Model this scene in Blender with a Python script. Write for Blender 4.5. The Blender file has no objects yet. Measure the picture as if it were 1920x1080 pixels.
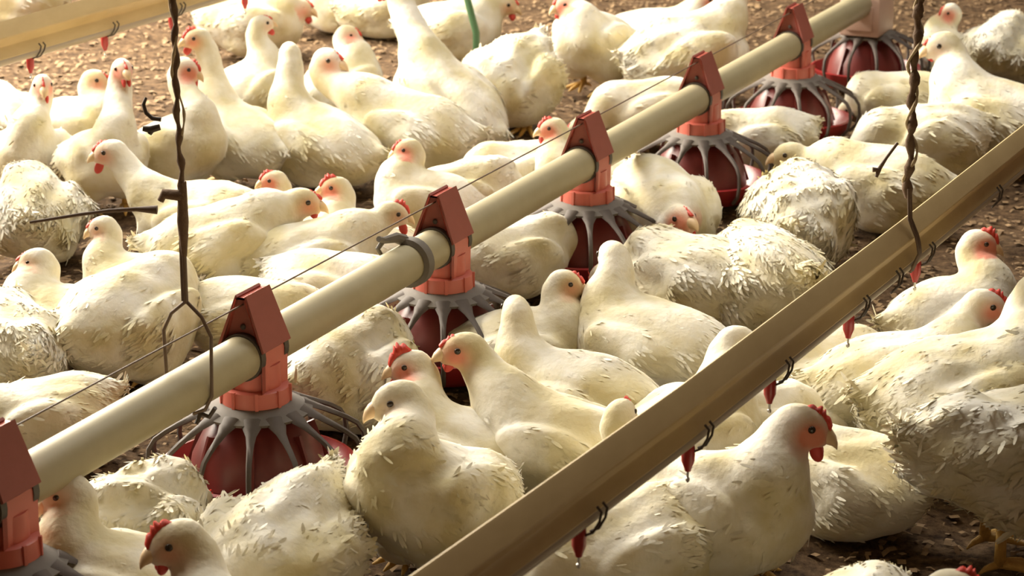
import bpy, bmesh, math, random
import numpy as np
from mathutils import Vector, Matrix, Euler

C = bpy.context.scene.collection
PI = math.pi
# ------------------------------------------------------------------ camera
F = 4600.0; TH = math.radians(16.83); CH = 1.66
cd = bpy.data.cameras.new('camera'); cam = bpy.data.objects.new('camera', cd); C.objects.link(cam)
cam.location = (0, 0, CH); cam.rotation_euler = (PI/2 - TH, 0, 0)
cd.sensor_width = 36; cd.lens = F/1920*36; cd.clip_end = 200
cd.dof.use_dof = True; cd.dof.focus_distance = 4.6; cd.dof.aperture_fstop = 9
bpy.context.scene.camera = cam
vs = bpy.context.scene.view_settings
vs.view_transform = 'Standard'; vs.look = 'None'; vs.gamma = 1; vs.use_curve_mapping = False; vs.exposure = -0.2
# ------------------------------------------------------------------ light
w = bpy.data.worlds.new('barn_air'); bpy.context.scene.world = w; w.use_nodes = True
w.node_tree.nodes['Background'].inputs[0].default_value = (1.0, 0.64, 0.36, 1)
w.node_tree.nodes['Background'].inputs[1].default_value = 0.12
def area(name, loc, target, sx, sy, power, col):
    l = bpy.data.lights.new(name, 'AREA'); l.shape = 'RECTANGLE'; l.size = sx; l.size_y = sy; l.energy = power; l.color = col
    o = bpy.data.objects.new(name, l); C.objects.link(o); o.location = loc
    o.rotation_euler = (Vector(target) - Vector(loc)).to_track_quat('-Z', 'Y').to_euler(); return o
area('side_curtain_daylight', (-3.6, 8.6, 2.6), (-0.9, 6.4, 0), 6, 1.6, 1500, (1.0, 0.91, 0.76))
area('overhead_soft_key', (0.3, 6.6, 4.6), (0.35, 4.9, 0), 5, 1.6, 215, (1.0, 0.96, 0.88))  # soft overhead key light, added to brighten the tops of the birds
sl = bpy.data.lights.new('low_sun', 'SUN'); sl.energy = 1.3; sl.angle = math.radians(14); sl.color = (1, .91, .76)
so = bpy.data.objects.new('low_sun', sl); C.objects.link(so); so.location = (-5, 8, 5)
so.rotation_euler = (Vector((0.50, -0.26, -0.80))).to_track_quat('-Z', 'Y').to_euler()

fwd = Vector((0, math.cos(TH), -math.sin(TH))); upv = Vector((0, math.sin(TH), math.cos(TH))); rgt = Vector((1, 0, 0))
CAM = Vector((0, 0, CH))
def ray(px, py): return fwd + rgt*((px-960)/F) + upv*((540-py)/F)      # depth-1 ray
def on_z(px, py, z):
    r = ray(px, py); return CAM + r*((z-CH)/r.z)
def at_depth(px, py, d): return CAM + ray(px, py)*d
def depth_of(p): return (p-CAM).dot(fwd)

# ------------------------------------------------------------------ materials
def nodes(name):
    m = bpy.data.materials.new(name); m.use_nodes = True
    nt = m.node_tree; return m, nt, nt.nodes['Principled BSDF']
def mat(name, col, rough=.5, noise=0.0, col2=None, scale=20, bump=0.0, metal=0.0, coat=0.0, trans=0.0, stretch=None):
    m, nt, b = nodes(name)
    b.inputs['Base Color'].default_value = (*col, 1); b.inputs['Roughness'].default_value = rough
    b.inputs['Metallic'].default_value = metal; b.inputs['Coat Weight'].default_value = coat
    b.inputs['Transmission Weight'].default_value = trans
    if noise > 0 or bump > 0:
        tc = nt.nodes.new('ShaderNodeTexCoord'); mp = nt.nodes.new('ShaderNodeMapping')
        nt.links.new(tc.outputs['Object'], mp.inputs[0])
        if stretch: mp.inputs['Scale'].default_value = stretch
        n = nt.nodes.new('ShaderNodeTexNoise'); n.inputs['Scale'].default_value = scale; n.inputs['Detail'].default_value = 6
        n.inputs['Roughness'].default_value = .65
        nt.links.new(mp.outputs[0], n.inputs['Vector'])
        if noise > 0:
            r = nt.nodes.new('ShaderNodeValToRGB'); r.color_ramp.elements[0].position = .5-.28/max(noise, .3); r.color_ramp.elements[1].position = .5+.28/max(noise, .3)
            r.color_ramp.elements[0].color = (*(col2 or col), 1); r.color_ramp.elements[1].color = (*col, 1)
            nt.links.new(n.outputs['Fac'], r.inputs[0]); nt.links.new(r.outputs[0], b.inputs['Base Color'])
        if bump > 0:
            bp = nt.nodes.new('ShaderNodeBump'); bp.inputs['Strength'].default_value = bump; bp.inputs['Distance'].default_value = .01
            nt.links.new(n.outputs['Fac'], bp.inputs['Height']); nt.links.new(bp.outputs[0], b.inputs['Normal'])
    return m

def plumage_mat():
    m, nt, b = nodes('white_plumage'); N = nt.nodes; L = nt.links
    tc = N.new('ShaderNodeTexCoord'); oi = N.new('ShaderNodeObjectInfo')
    add = N.new('ShaderNodeVectorMath'); add.operation = 'ADD'
    mul = N.new('ShaderNodeMath'); mul.operation = 'MULTIPLY'; mul.inputs[1].default_value = 37.0
    L.new(oi.outputs['Random'], mul.inputs[0]); L.new(tc.outputs['Object'], add.inputs[0]); L.new(mul.outputs[0], add.inputs[1])
    n1 = N.new('ShaderNodeTexNoise'); n1.inputs['Scale'].default_value = 9; n1.inputs['Detail'].default_value = 4
    L.new(add.outputs[0], n1.inputs['Vector'])
    r1 = N.new('ShaderNodeValToRGB'); r1.color_ramp.elements[0].position = .37; r1.color_ramp.elements[1].position = .63
    r1.color_ramp.elements[0].color = (.80, .765, .66, 1); r1.color_ramp.elements[1].color = (.62, .54, .31, 1)
    L.new(n1.outputs['Fac'], r1.inputs[0])
    n2 = N.new('ShaderNodeTexNoise'); n2.inputs['Scale'].default_value = 26; n2.inputs['Detail'].default_value = 5
    L.new(add.outputs[0], n2.inputs['Vector'])
    r2 = N.new('ShaderNodeValToRGB'); r2.color_ramp.elements[0].position = .67; r2.color_ramp.elements[1].position = .78
    r2.color_ramp.elements[0].color = (0, 0, 0, 1); r2.color_ramp.elements[1].color = (.55, .55, .55, 1)
    L.new(n2.outputs['Fac'], r2.inputs[0])
    mx = N.new('ShaderNodeMixRGB'); L.new(r2.outputs[0], mx.inputs[0]); L.new(r1.outputs[0], mx.inputs[1]); mx.inputs[2].default_value = (.30, .25, .17, 1)
    at = N.new('ShaderNodeAttribute'); at.attribute_name = 'skin'
    mx2 = N.new('ShaderNodeMixRGB'); L.new(at.outputs['Fac'], mx2.inputs[0]); L.new(mx.outputs[0], mx2.inputs[1]); mx2.inputs[2].default_value = (.72, .26, .17, 1)
    L.new(mx2.outputs[0], b.inputs['Base Color'])
    b.inputs['Roughness'].default_value = .75; b.inputs['Specular IOR Level'].default_value = .2
    b.inputs['Sheen Weight'].default_value = .25; b.inputs['Sheen Roughness'].default_value = .6; b.inputs['Subsurface Weight'].default_value = .12; b.inputs['Subsurface Radius'].default_value = (1, .7, .5); b.inputs['Subsurface Scale'].default_value = .012
    n3 = N.new('ShaderNodeTexNoise'); n3.inputs['Scale'].default_value = 70; n3.inputs['Detail'].default_value = 5
    L.new(add.outputs[0], n3.inputs['Vector'])
    bp = N.new('ShaderNodeBump'); bp.inputs['Strength'].default_value = .35; bp.inputs['Distance'].default_value = .006
    L.new(n3.outputs['Fac'], bp.inputs['Height']); L.new(bp.outputs[0], b.inputs['Normal'])
    return m
M = dict(
    plume=plumage_mat(),
    comb=mat('red_comb_skin', (.72, .06, .03), .5, .5, (.55, .05, .03), 60, .3),
    wattle=mat('red_wattle_skin', (.66, .06, .045), .5, .5, (.5, .05, .04), 60, .3),
    beak=mat('horn_beak', (.78, .58, .34), .45, .5, (.62, .42, .24), 50),
    eye=mat('dark_eye', (.03, .018, .01), .15),
    leg=mat('yellow_scaly_leg', (.75, .47, .12), .55, .6, (.5, .3, .09), 90, .5),
    prong=mat('dark_brown_grey_plastic', (.115, .092, .078), .75, .5, (.075, .058, .048), 18, .08),
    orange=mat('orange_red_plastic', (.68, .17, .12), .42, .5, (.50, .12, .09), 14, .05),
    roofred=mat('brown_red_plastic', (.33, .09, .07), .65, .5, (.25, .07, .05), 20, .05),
    grey=mat('dusty_grey_plastic', (.20, .18, .155), .8, .5, (.11, .095, .08), 18, .08),
    pan=mat('dark_red_pan_plastic', (.34, .025, .025), .3, .5, (.2, .015, .015), 12),
    drum=mat('dark_red_drum', (.22, .035, .03), .4, .5, (.11, .016, .013), 9),
    pvc=mat('dusty_cream_pipe', (.42, .37, .235), .5, .6, (.31, .265, .155), 7, .05),
    rail=mat('dusty_tan_rail', (.60, .455, .23), .5, .7, (.45, .325, .15), 8, .06, stretch=(1, 1, 3)),
    water=mat('grey_tan_water_pipe', (.42, .35, .26), .45, .5, (.34, .28, .2), 12),
    dark=mat('dark_wire_and_gap', (.06, .045, .035), .5),
    wire=mat('rusty_wire', (.16, .10, .06), .6, .5, (.08, .05, .035), 60),
    rope=mat('old_brown_rope', (.20, .12, .07), .9, .6, (.11, .07, .04), 80, .5),
    twine=mat('pale_twine', (.62, .50, .32), .9, .6, (.42, .32, .18), 80, .5),
    nipple=mat('dark_red_nipple', (.38, .03, .03), .3),
    steel=mat('steel_pin', (.5, .48, .45), .3, metal=.8),
    green=mat('green_plastic', (.08, .18, .08), .5),
    flakes=mat('wood_shaving', (.36, .24, .12), .9, .9, (.13, .075, .04), 40),
    box=mat('pinkish_box_plastic', (.62, .42, .33), .5, .4, (.5, .33, .26), 15),
)
# ------------------------------------------------------------------ helpers
def mesh_obj(name, verts, faces, m, parent=None, smooth=True):
    me = bpy.data.meshes.new(name); me.from_pydata([tuple(v) for v in verts], [], faces); me.materials.append(m)
    if smooth: me.polygons.foreach_set('use_smooth', [True]*len(me.polygons))
    me.update()
    o = bpy.data.objects.new(name, me); C.objects.link(o)
    if parent: o.parent = parent
    return o
def bm_obj(name, bm, m, parent=None, smooth=True, sharp=None):
    me = bpy.data.meshes.new(name); bmesh.ops.recalc_face_normals(bm, faces=bm.faces[:]); bm.to_mesh(me); bm.free(); me.materials.append(m)
    if smooth:
        me.polygons.foreach_set('use_smooth', [True]*len(me.polygons))
        me.set_sharp_from_angle(angle=math.radians(sharp or 35))
    o = bpy.data.objects.new(name, me); C.objects.link(o)
    if parent: o.parent = parent
    return o
def empty(name, loc, rz=0):
    o = bpy.data.objects.new(name, None); C.objects.link(o); o.location = loc; o.rotation_euler = (0, 0, rz); o.empty_display_size = .05; return o
def tag(o, label, cat, group=None, kind=None):
    o['label'] = label; o['category'] = cat
    if group: o['group'] = group
    if kind: o['kind'] = kind
    return o
def tube(bm, pts, r, seg=8, cap=True):
    pts = [Vector(p) for p in pts]; rings = []
    rs = r if isinstance(r, (list, tuple)) else [r]*len(pts)
    prev = None
    for i, p in enumerate(pts):
        t = (pts[min(i+1, len(pts)-1)] - pts[max(i-1, 0)]).normalized()
        if prev is None:
            a = Vector((0, 0, 1)) if abs(t.z) < .9 else Vector((1, 0, 0)); x = t.cross(a).normalized()
        else: x = (prev - t*prev.dot(t)).normalized()
        prev = x; y = t.cross(x)
        rings.append([bm.verts.new(p + (x*math.cos(2*PI*k/seg) + y*math.sin(2*PI*k/seg))*rs[i]) for k in range(seg)])
    for a, b in zip(rings, rings[1:]):
        for k in range(seg): bm.faces.new((a[k], a[(k+1) % seg], b[(k+1) % seg], b[k]))
    if cap: bm.faces.new(rings[0][::-1]); bm.faces.new(rings[-1])
def lathe(bm, prof, seg=36, c=(0, 0), a0=0, close=False):
    rings = [[bm.verts.new((c[0]+r*math.cos(2*PI*k/seg+a0), c[1]+r*math.sin(2*PI*k/seg+a0), z)) for k in range(seg)] for r, z in prof]
    prs = list(zip(rings, rings[1:])) + ([(rings[-1], rings[0])] if close else [])
    for a, b in prs:
        for k in range(seg): bm.faces.new((a[k], a[(k+1) % seg], b[(k+1) % seg], b[k]))
    if not close: bm.faces.new(rings[0]); bm.faces.new(rings[-1][::-1])
def box(bm, c, s, bev=0):
    r = bmesh.ops.create_cube(bm, size=1, matrix=Matrix.Translation(c) @ Matrix.Diagonal((*s, 1)))
    if bev:
        es = {e for v in r['verts'] for e in v.link_edges}
        bmesh.ops.bevel(bm, geom=list(es), offset=bev, segments=2, affect='EDGES', profile=.5)
def prism(bm, poly, x0, x1):      # poly of (y,z) extruded along x
    a = [bm.verts.new((x0, y, z)) for y, z in poly]; b = [bm.verts.new((x1, y, z)) for y, z in poly]; n = len(poly)
    for i in range(n): bm.faces.new((a[i], a[(i+1) % n], b[(i+1) % n], b[i]))
    bm.faces.new(a[::-1]); bm.faces.new(b)
def ellipsoid(bm, c, r, u=16, v=10):
    bmesh.ops.create_uvsphere(bm, u_segments=u, v_segments=v, radius=1, matrix=Matrix.Translation(c) @ Matrix.Diagonal((*r, 1)))

# ------------------------------------------------------------------ floor and litter
random.seed(4); rng = np.random.default_rng(4)
def lump(x, y): return .008*(np.sin(7.1*x+1.3*y)+np.sin(5.3*y-3.1*x+1)) + .004*(np.sin(23*x+9*y)+np.sin(19*y-14*x+2)) - .012
nx, ny = 220, 320
gx = np.linspace(-4.5, 4.5, nx); gy = np.linspace(1.5, 13.5, ny); GX, GY = np.meshgrid(gx, gy)
GZ = lump(GX, GY)
vv = np.stack([GX, GY, GZ], -1).reshape(-1, 3); idx = np.arange(nx*ny).reshape(ny, nx)
ff = np.stack([idx[:-1, :-1], idx[:-1, 1:], idx[1:, 1:], idx[1:, :-1]], -1).reshape(-1, 4)
fm, nt, b = nodes('litter_floor'); N = nt.nodes; L = nt.links
tc = N.new('ShaderNodeTexCoord'); n = N.new('ShaderNodeTexNoise'); n.inputs['Scale'].default_value = 38; n.inputs['Detail'].default_value = 9; n.inputs['Roughness'].default_value = .75
L.new(tc.outputs['Object'], n.inputs['Vector']); r = N.new('ShaderNodeValToRGB')
r.color_ramp.elements[0].position = .38; r.color_ramp.elements[0].color = (.045, .026, .015, 1)
r.color_ramp.elements[1].position = .74; r.color_ramp.elements[1].color = (.27, .17, .09, 1)
L.new(n.outputs['Fac'], r.inputs[0]); L.new(r.outputs[0], b.inputs['Base Color']); b.inputs['Roughness'].default_value = .95
b.inputs['Specular IOR Level'].default_value = .15
bp = N.new('ShaderNodeBump'); bp.inputs['Strength'].default_value = .9; bp.inputs['Distance'].default_value = .012
L.new(n.outputs['Fac'], bp.inputs['Height']); L.new(bp.outputs[0], b.inputs['Normal'])
fl = mesh_obj('floor', vv, ff.tolist(), fm); fl['kind'] = 'structure'

nf = 26000
fx = rng.uniform(-2.3, 2.6, nf); fy = rng.uniform(3.2, 10.5, nf); fz = lump(fx, fy)+rng.uniform(.001, .008, nf)
an = rng.uniform(0, 2*PI, nf); ln = rng.uniform(.004, .014, nf); wd = ln*rng.uniform(.25, .8, nf); tl = rng.uniform(-.5, .5, nf)
ca, sa = np.cos(an), np.sin(an)
V = []
for sx_, sy_, bend in ((-1, -1, 0), (1, -1, 0), (1, 1, 0), (-1, 1, 0), (0, -1, 1), (0, 1, 1)):
    lx = sx_*ln; ly = sy_*wd
    V.append(np.stack([fx+lx*ca-ly*sa, fy+lx*sa+ly*ca, fz+lx*tl+bend*ln*.35], -1))
V = np.stack(V, 1).reshape(-1, 3)
base = np.arange(nf)[:, None]*6
FF = np.concatenate([base+np.array([[0, 4, 5, 3]]), base+np.array([[4, 1, 2, 5]])], 0)
sh = mesh_obj('wood_shavings', V, FF.tolist(), M['flakes'], smooth=False)
tag(sh, 'loose brown wood shavings and litter scattered on the barn floor', 'litter', kind='stuff')

# ------------------------------------------------------------------ feed line
K1 = 4.39; TOP = .385; PZ = TOP-.108; PR = .040
def feeder_top(k):
    wk = 1+.148*(k-1); return at_depth(3190-2715/wk, -851+1396/wk, K1*wk)
meas = [on_z(x_, y_, TOP+.004) for x_, y_ in ((3, 787), (475, 545), (825, 365), (1095, 220), (1312, 103), (1495, 5))]
cx = np.polyfit(range(6), [m_.x for m_ in meas], 1); cy = np.polyfit(range(6), [m_.y for m_ in meas], 1)     # evenly spaced along one straight line
dl = Vector((cx[0], cy[0], 0)); step = dl.length; dl.normalize(); p1 = Vector((cx[0]+cx[1], cy[0]+cy[1], 0))
print('BIRD step', step, [tuple(round(v_, 2) for v_ in m_) for m_ in meas])
LINE_A = math.atan2(dl.y, dl.x)
def fpos(k): return Vector((p1.x, p1.y, 0)) + dl*step*(k-1)

def make_feeder(k, label, box_on=False):
    t = tag(empty('pan_feeder', fpos(k), LINE_A), label, 'feeder', 'pan feeders along the feed pipe')
    # gabled hood: local x runs along the pipe
    bm = bmesh.new(); hw, e, hd = .042, PZ+.004, .046
    poly = [(-hw, e), (-hw*.96, PZ-.085), (hw*.96, PZ-.085), (hw, e), (.009, TOP), (-.009, TOP)]
    prism(bm, poly, -hd, hd)
    for f in list(bm.faces):
        if abs(f.normal.x) > .9 or (len(f.verts) == 6):
            bmesh.ops.inset_region(bm, faces=[f], thickness=.0065); bmesh.ops.translate(bm, verts=f.verts[:], vec=(-.012*(1 if f.calc_center_median().x > 0 else -1), 0, 0))
    bm.faces.ensure_lookup_table()
    for f in bm.faces:
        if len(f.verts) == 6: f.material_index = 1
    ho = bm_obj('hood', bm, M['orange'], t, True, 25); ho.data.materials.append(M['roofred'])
    # sloping cover plates on both roof sides
    bm = bmesh.new()
    for s in (-1, 1):
        a = [( -hd-.003, s*(hw+.002), e+.008), (hd+.003, s*(hw+.002), e+.008), (hd-.004, s*.007, TOP+.003), (-hd+.004, s*.007, TOP+.003)]
        vs1 = [bm.verts.new(p) for p in a]; vs2 = [bm.verts.new((p[0], p[1]+s*.004, p[2]+.003)) for p in a]
        for i in range(4): bm.faces.new((vs1[i], vs1[(i+1) % 4], vs2[(i+1) % 4], vs2[i]))
        bm.faces.new(vs1[::-1]); bm.faces.new(vs2)
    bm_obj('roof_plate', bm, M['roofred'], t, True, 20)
    # dark rings standing in for the shaded pipe gap, and screw on both gable faces
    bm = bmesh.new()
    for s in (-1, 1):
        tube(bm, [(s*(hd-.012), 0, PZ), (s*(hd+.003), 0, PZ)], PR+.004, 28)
    bm_obj('pipe_gap_shade', bm, M['dark'], t)
    for s in (-1, 1):
        bm = bmesh.new(); ellipsoid(bm, (s*(hd-.009), 0, PZ+PR+.015), (.004, .0055, .0055), 10, 8); bm_obj('screw', bm, M['dark'], t)
    # neck and collar
    bm = bmesh.new()
    lathe(bm, [(.046, PZ-.02), (.047, .205), (.05, .203), (.05, .196)], 32)
    box(bm, (0.0, 0, PZ-.045), (.066, .078, .09), .006)
    bm_obj('drop_tube', bm, M['orange'], t, True, 30)
    bm = bmesh.new(); lathe(bm, [(.056, .214), (.061, .212), (.063, .182), (.06, .18)], 36)
    for i in range(9):
        a = 2*PI*i/9+.2; r_ = bmesh.ops.create_cube(bm, size=1, matrix=Matrix.Rotation(a, 4, 'Z') @ Matrix.Translation((.063, 0, .198)) @ Matrix.Diagonal((.005, .006, .034, 1)))
    bm_obj('collar', bm, M['orange'], t, True, 30)
    # grill: hub cone and 14 flat bent prongs
    bm = bmesh.new(); lathe(bm, [(.045, .186), (.064, .184), (.085, .177), (.102, .169), (.100, .164), (.084, .171), (.045, .178)], 42)
    hub = bm_obj('grill_hub', bm, M['grey'], t, True, 50)
    NP = 14
    for i in range(NP):
        a = 2*PI*(i+.5)/NP - LINE_A + .02
        bm = bmesh.new(); rows = []
        path = [(.086, .1755, .019), (.104, .1665, .0165), (.122, .158, .0095), (.145, .147, .0065), (.165, .137, .0056), (.185, .124, .0052), (.197, .105, .005), (.2, .075, .005), (.192, .045, .005), (.172, .024, .005)]
        for j, (r_, z_, w_) in enumerate(path):
            j0, j1 = max(j-1, 0), min(j+1, len(path)-1)
            tx, tz = path[j1][0]-path[j0][0], path[j1][1]-path[j0][1]; l_ = math.hypot(tx, tz); nx_, nz_ = -tz/l_, tx/l_
            th = .0035
            rows.append([bm.verts.new((r_+nx_*o_, y_, z_+nz_*o_)) for y_, o_ in ((-w_, -th*.6), (-w_*.55, th), (w_*.55, th), (w_, -th*.6), (w_*.5, -th*1.4), (-w_*.5, -th*1.4))])
        for p, q in zip(rows, rows[1:]):
            for c_ in range(6): bm.faces.new((p[c_], p[(c_+1) % 6], q[(c_+1) % 6], q[c_]))
        bm.faces.new(rows[0][::-1]); bm.faces.new(rows[-1])
        bm.transform(Matrix.Rotation(a, 4, 'Z'))
        bm_obj('prong', bm, M['prong'], t, True, 60)
    # drum with vanes
    bm = bmesh.new(); lathe(bm, [(.045, .172), (.07, .160), (.098, .125), (.118, .085), (.126, .045), (.11, .03)], 40)
    for i in range(7):
        a = 2*PI*i/7
        r_ = bmesh.ops.create_cube(bm, size=1, matrix=Matrix.Rotation(a, 4, 'Z') @ Matrix.Translation((.108, 0, .085)) @ Matrix.Rotation(-.35, 4, 'Y') @ Matrix.Diagonal((.03, .006, .1, 1)))
    bm_obj('feed_drum', bm, M['drum'], t, True, 40)
    bm = bmesh.new(); lathe(bm, [(.05, .004), (.12, .002), (.15, .012), (.176, .046), (.18, .062), (.172, .064), (.166, .05), (.142, .024), (.05, .03)], 44)
    bm_obj('pan', bm, M['pan'], t, True, 40)
    if box_on:
        bm = bmesh.new(); box(bm, (-.02, 0, PZ-.035), (.17, .13, .13), .008); box(bm, (-.108, 0, PZ-.04), (.02, .09, .08), .005)
        tube(bm, [(-.118, .0, PZ-.03), (-.128, 0, PZ-.03)], .008, 10)
        bm_obj('control_box', bm, M['box'], t, True, 30)
    return t
FL = ['red pan feeder cut off at the lower left corner of the photo', 'nearest complete red pan feeder, below the wire pipe hanger', 'red pan feeder beside the grey clamp on the feed pipe',
      'middle red pan feeder with a chicken face at its right prongs', 'red pan feeder third from the far end, near the ruffled chickens', 'red pan feeder with its whole drum showing, close to the brown hanging rope',
      'farthest red pan feeder, with a pinkish control box, behind the brown rope']
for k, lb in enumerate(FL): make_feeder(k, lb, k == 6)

bm = bmesh.new(); a = fpos(-1.4); b_ = fpos(9)
pts = [a.lerp(b_, i/30) + Vector((0, 0, PZ)) for i in range(31)]
tube(bm, pts, PR, 28)
tag(bm_obj('feed_pipe', bm, M['pvc']), 'long cream feed pipe running through the row of red feeders', 'pipe')
bm = bmesh.new(); tube(bm, [fpos(-1.4)+Vector((0, 0, TOP-.012)), fpos(9)+Vector((0, 0, TOP-.012))], .0016, 6)
tag(bm_obj('guard_wire', bm, M['wire']), 'thin taut wire stretched just above the cream feed pipe', 'wire')

# clamp on the pipe
cpos = fpos(1) + dl*step*.80
t = tag(empty('pipe_clamp', (cpos.x, cpos.y, PZ), LINE_A), 'grey hook shaped clamp around the feed pipe beside a feeder', 'clamp')
bm = bmesh.new()
sec = []
NA = 22
for i in range(NA):
    a = math.radians(-190+ 290*i/(NA-1)); R0, R1 = PR+.001, PR+.011
    sec.append([bm.verts.new((x_, -math.cos(a)*R_, math.sin(a)*R_)) for x_, R_ in ((-.016, R0), (.016, R0), (.012, R1), (-.012, R1))])
for p, q in zip(sec, sec[1:]):
    for c_ in range(4): bm.faces.new((p[c_], p[(c_+1) % 4], q[(c_+1) % 4], q[c_]))
bm.faces.new(sec[0][::-1]); bm.faces.new(sec[-1])
bm_obj('clamp_band', bm, M['grey'], t, True, 40)
bm = bmesh.new(); tube(bm, [(-.0, .01, PR+.004), (-.02, .02, PR+.014), (-.055, .03, PR+.016), (-.075, .03, PR+.024)], [.012, .011, .007, .006], 8)
tube(bm, [(-.055, .03, PR+.016), (-.07, .035, PR+.002), (-.066, .03, PR-.01)], [.006, .005, .004], 8)
bm_obj('latch_hook', bm, M['grey'], t, True, 40)

# ------------------------------------------------------------------ drinker rails
def strip(bm, prof, path, close=True):
    rings = []
    for i, p in enumerate(path):
        d = (path[min(i+1, len(path)-1)]-path[max(i-1, 0)]); d.z = 0; d.normalize(); u = Vector((d.y, -d.x, 0))     # towards the camera side
        rings.append([bm.verts.new(p + u*a_ + Vector((0, 0, z_))) for a_, z_ in prof])
    n_ = len(prof)
    for a_, b2 in zip(rings, rings[1:]):
        for c_ in range(n_ if close else n_-1): bm.faces.new((a_[c_], a_[(c_+1) % n_], b2[(c_+1) % n_], b2[c_]))
    bm.faces.new(rings[0][::-1]); bm.faces.new(rings[-1])
def subdiv(ps, n=12):
    out = []
    for i in range(len(ps)-1):
        for j in range(n): out.append(ps[i].lerp(ps[i+1], j/n))
    return out+[ps[-1]]
def drinker(name, path, sc, label, nipples, nlabels, group):
    t = tag(empty(name, path[0]), label, 'drinker line')
    o0 = path[0]; loc = [p-o0 for p in path]
    bm = bmesh.new()
    prof = [(-.010, .047), (-.005, .050), (-.002, .047), (.015, .018), (.015, .015), (.002, -.006), (.002, -.010), (.013, -.030), (.012, -.034), (.006, -.034), (-.006, -.010), (-.006, .0), (.004, .017)]
    strip(bm, [(a_*sc, z_*sc) for a_, z_ in prof], loc); bm_obj('support_rail', bm, M['rail'], t, True, 30)
    bm = bmesh.new(); strip(bm, [(math.cos(2*PI*i/16)*.010*sc+.005*sc, (-.038+math.sin(2*PI*i/16)*.010)*sc) for i in range(16)], loc)
    bm_obj('water_pipe', bm, M['water'], t, True, 60)
    return t
NZ = .43
near = subdiv([on_z(560, 1312, NZ), on_z(987, 1001, NZ), on_z(1285, 782, NZ), on_z(1690, 466, NZ), on_z(1883, 309, NZ), on_z(2300, -30, NZ)], 6)
dr = drinker('drinker_line', near, 1.0, 'long tan drinker rail crossing the lower right in front of the chickens', None, None, None)
far = subdiv([on_z(-420, 203, NZ), on_z(0, 84, NZ), on_z(300, 0, NZ), on_z(900, -168, NZ)], 6)
df = drinker('drinker_line', far, 1.15, 'tan drinker rail across the upper left corner of the photo', None, None, None)

def nipple_at(pt, path, label, sc=1.0, hook=True):
    # snap to the path: nearest point
    best = min(subdiv(path, 12), key=lambda q: (q-pt).length)
    t = tag(empty('nipple_drinker', best, 0), label, 'drinker nipple', 'red drinker nipples under the rails')
    i = min(range(len(path)-1), key=lambda j: (path[j]-best).length); d = (path[i+1]-path[i]).normalized(); u = Vector((d.y, -d.x, 0)).normalized()
    t.rotation_euler = (0, 0, math.atan2(d.y, d.x))
    bm = bmesh.new(); z0 = -.044*sc
    lathe(bm, [(.006, z0+.003), (.0095, z0-.003), (.0105, z0-.012), (.010, z0-.03), (.0055, z0-.042), (.0045, z0-.046)], 16); bm_obj('nipple_body', bm, M['nipple'], t)
    bm = bmesh.new(); lathe(bm, [(.002, z0-.045), (.002, z0-.056), (.0035, z0-.057), (.0035, z0-.061), (.001, z0-.064)], 8); bm_obj('trigger_pin', bm, M['steel'], t)
    if hook:
        bm = bmesh.new()
        for s in (.004, .022):
            tube(bm, [(s+.010, -.020, -.018), (s+.012, -.026, -.026), (s+.006, -.026, -.038), (s-.002, -.020, -.052), (s-.004, -.008, -.058)], .0021, 6)
        bm_obj('wire_clip', bm, M['dark'], t)
    return t
nl = [((1272, 812), 'dark red drinker nipple under the near rail, above the chicken facing right'), ((1077, 965), 'lowest dark red drinker nipple under the near rail, near the bottom edge'),
      ((1437, 690), 'dark red drinker nipple under the near rail, above a cream chicken back'), ((1588, 572), 'dark red drinker nipple under the near rail, hanging over a grey speckled chicken'),
      ((1718, 470), 'dark red drinker nipple under the near rail, just right of the wire hanger')]
for (px, py), lb in nl: nipple_at(on_z(px, py, NZ-.03), near, lb)
nl = [((94, 95), 'red drinker nipple at upper left, leftmost under the far rail'), ((240, 55), 'red drinker nipple at upper left, above the upright pink faced chicken'),
      ((372, 18), 'red drinker nipple at upper left, above the red combed upright chicken'), ((509, -22), 'red drinker nipple at the top edge, above the tall white neck')]
for (px, py), lb in nl: nipple_at(on_z(px, py, NZ-.03), far, lb, 1.15)
# loose clips on the near rail
def clip(px, py, label):
    pt = on_z(px, py, NZ-.02); best = min(subdiv(near, 12), key=lambda q: (q-pt).length)
    i = min(range(len(near)-1), key=lambda j: (near[j]-best).length); d = (near[i+1]-near[i]).normalized()
    bm = bmesh.new()
    for s in (0, .02): tube(bm, [(s+.010, -.020, -.016), (s+.012, -.027, -.026), (s+.004, -.027, -.042), (s-.004, -.016, -.056)], .0022, 6)
    o = bm_obj('rail_clip', bm, M['dark']); o.location = best; o.rotation_euler = (0, 0, math.atan2(d.y, d.x))
    tag(o, label, 'wire clip', 'black wire clips on the near rail')
clip(1650, 512, 'black wire clip on the near rail between two nipples, above the speckled chicken')
clip(1845, 355, 'black wire clip on the near rail above the red faced chicken')

# ------------------------------------------------------------------ hanging cords
def strand_pts(a, b, rad, turns, ph, n=220, wob=.0014, seed=0):
    rr = random.Random(seed); out = []; d = b-a
    for i in range(n):
        t_ = i/(n-1); an_ = turns*2*PI*t_+ph
        wv = Vector((math.sin(t_*31+seed)*wob, math.cos(t_*23+seed)*wob, 0))
        out.append(a+d*t_+Vector((math.cos(an_)*rad, math.sin(an_)*rad, 0))+wv)
    return out
q = fpos(1) + dl*step*(-.285)                      # hanger on the feed pipe
hp = Vector((q.x, q.y, PZ))
t = tag(empty('pipe_hanger', hp, LINE_A), 'bent wire hanger holding the feed pipe at lower left, hung on the cord', 'hanger')
bm = bmesh.new()
top = .155
for s in (-1, 1): tube(bm, [(0, 0, top), (0, s*.03, top-.025), (0, s*.047, top-.058), (0, s*.046, top-.09), (0, s*.044, -.01), (.0, s*.03, -.036), (0, s*.006, -.0475)], .0032, 8)
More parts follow.
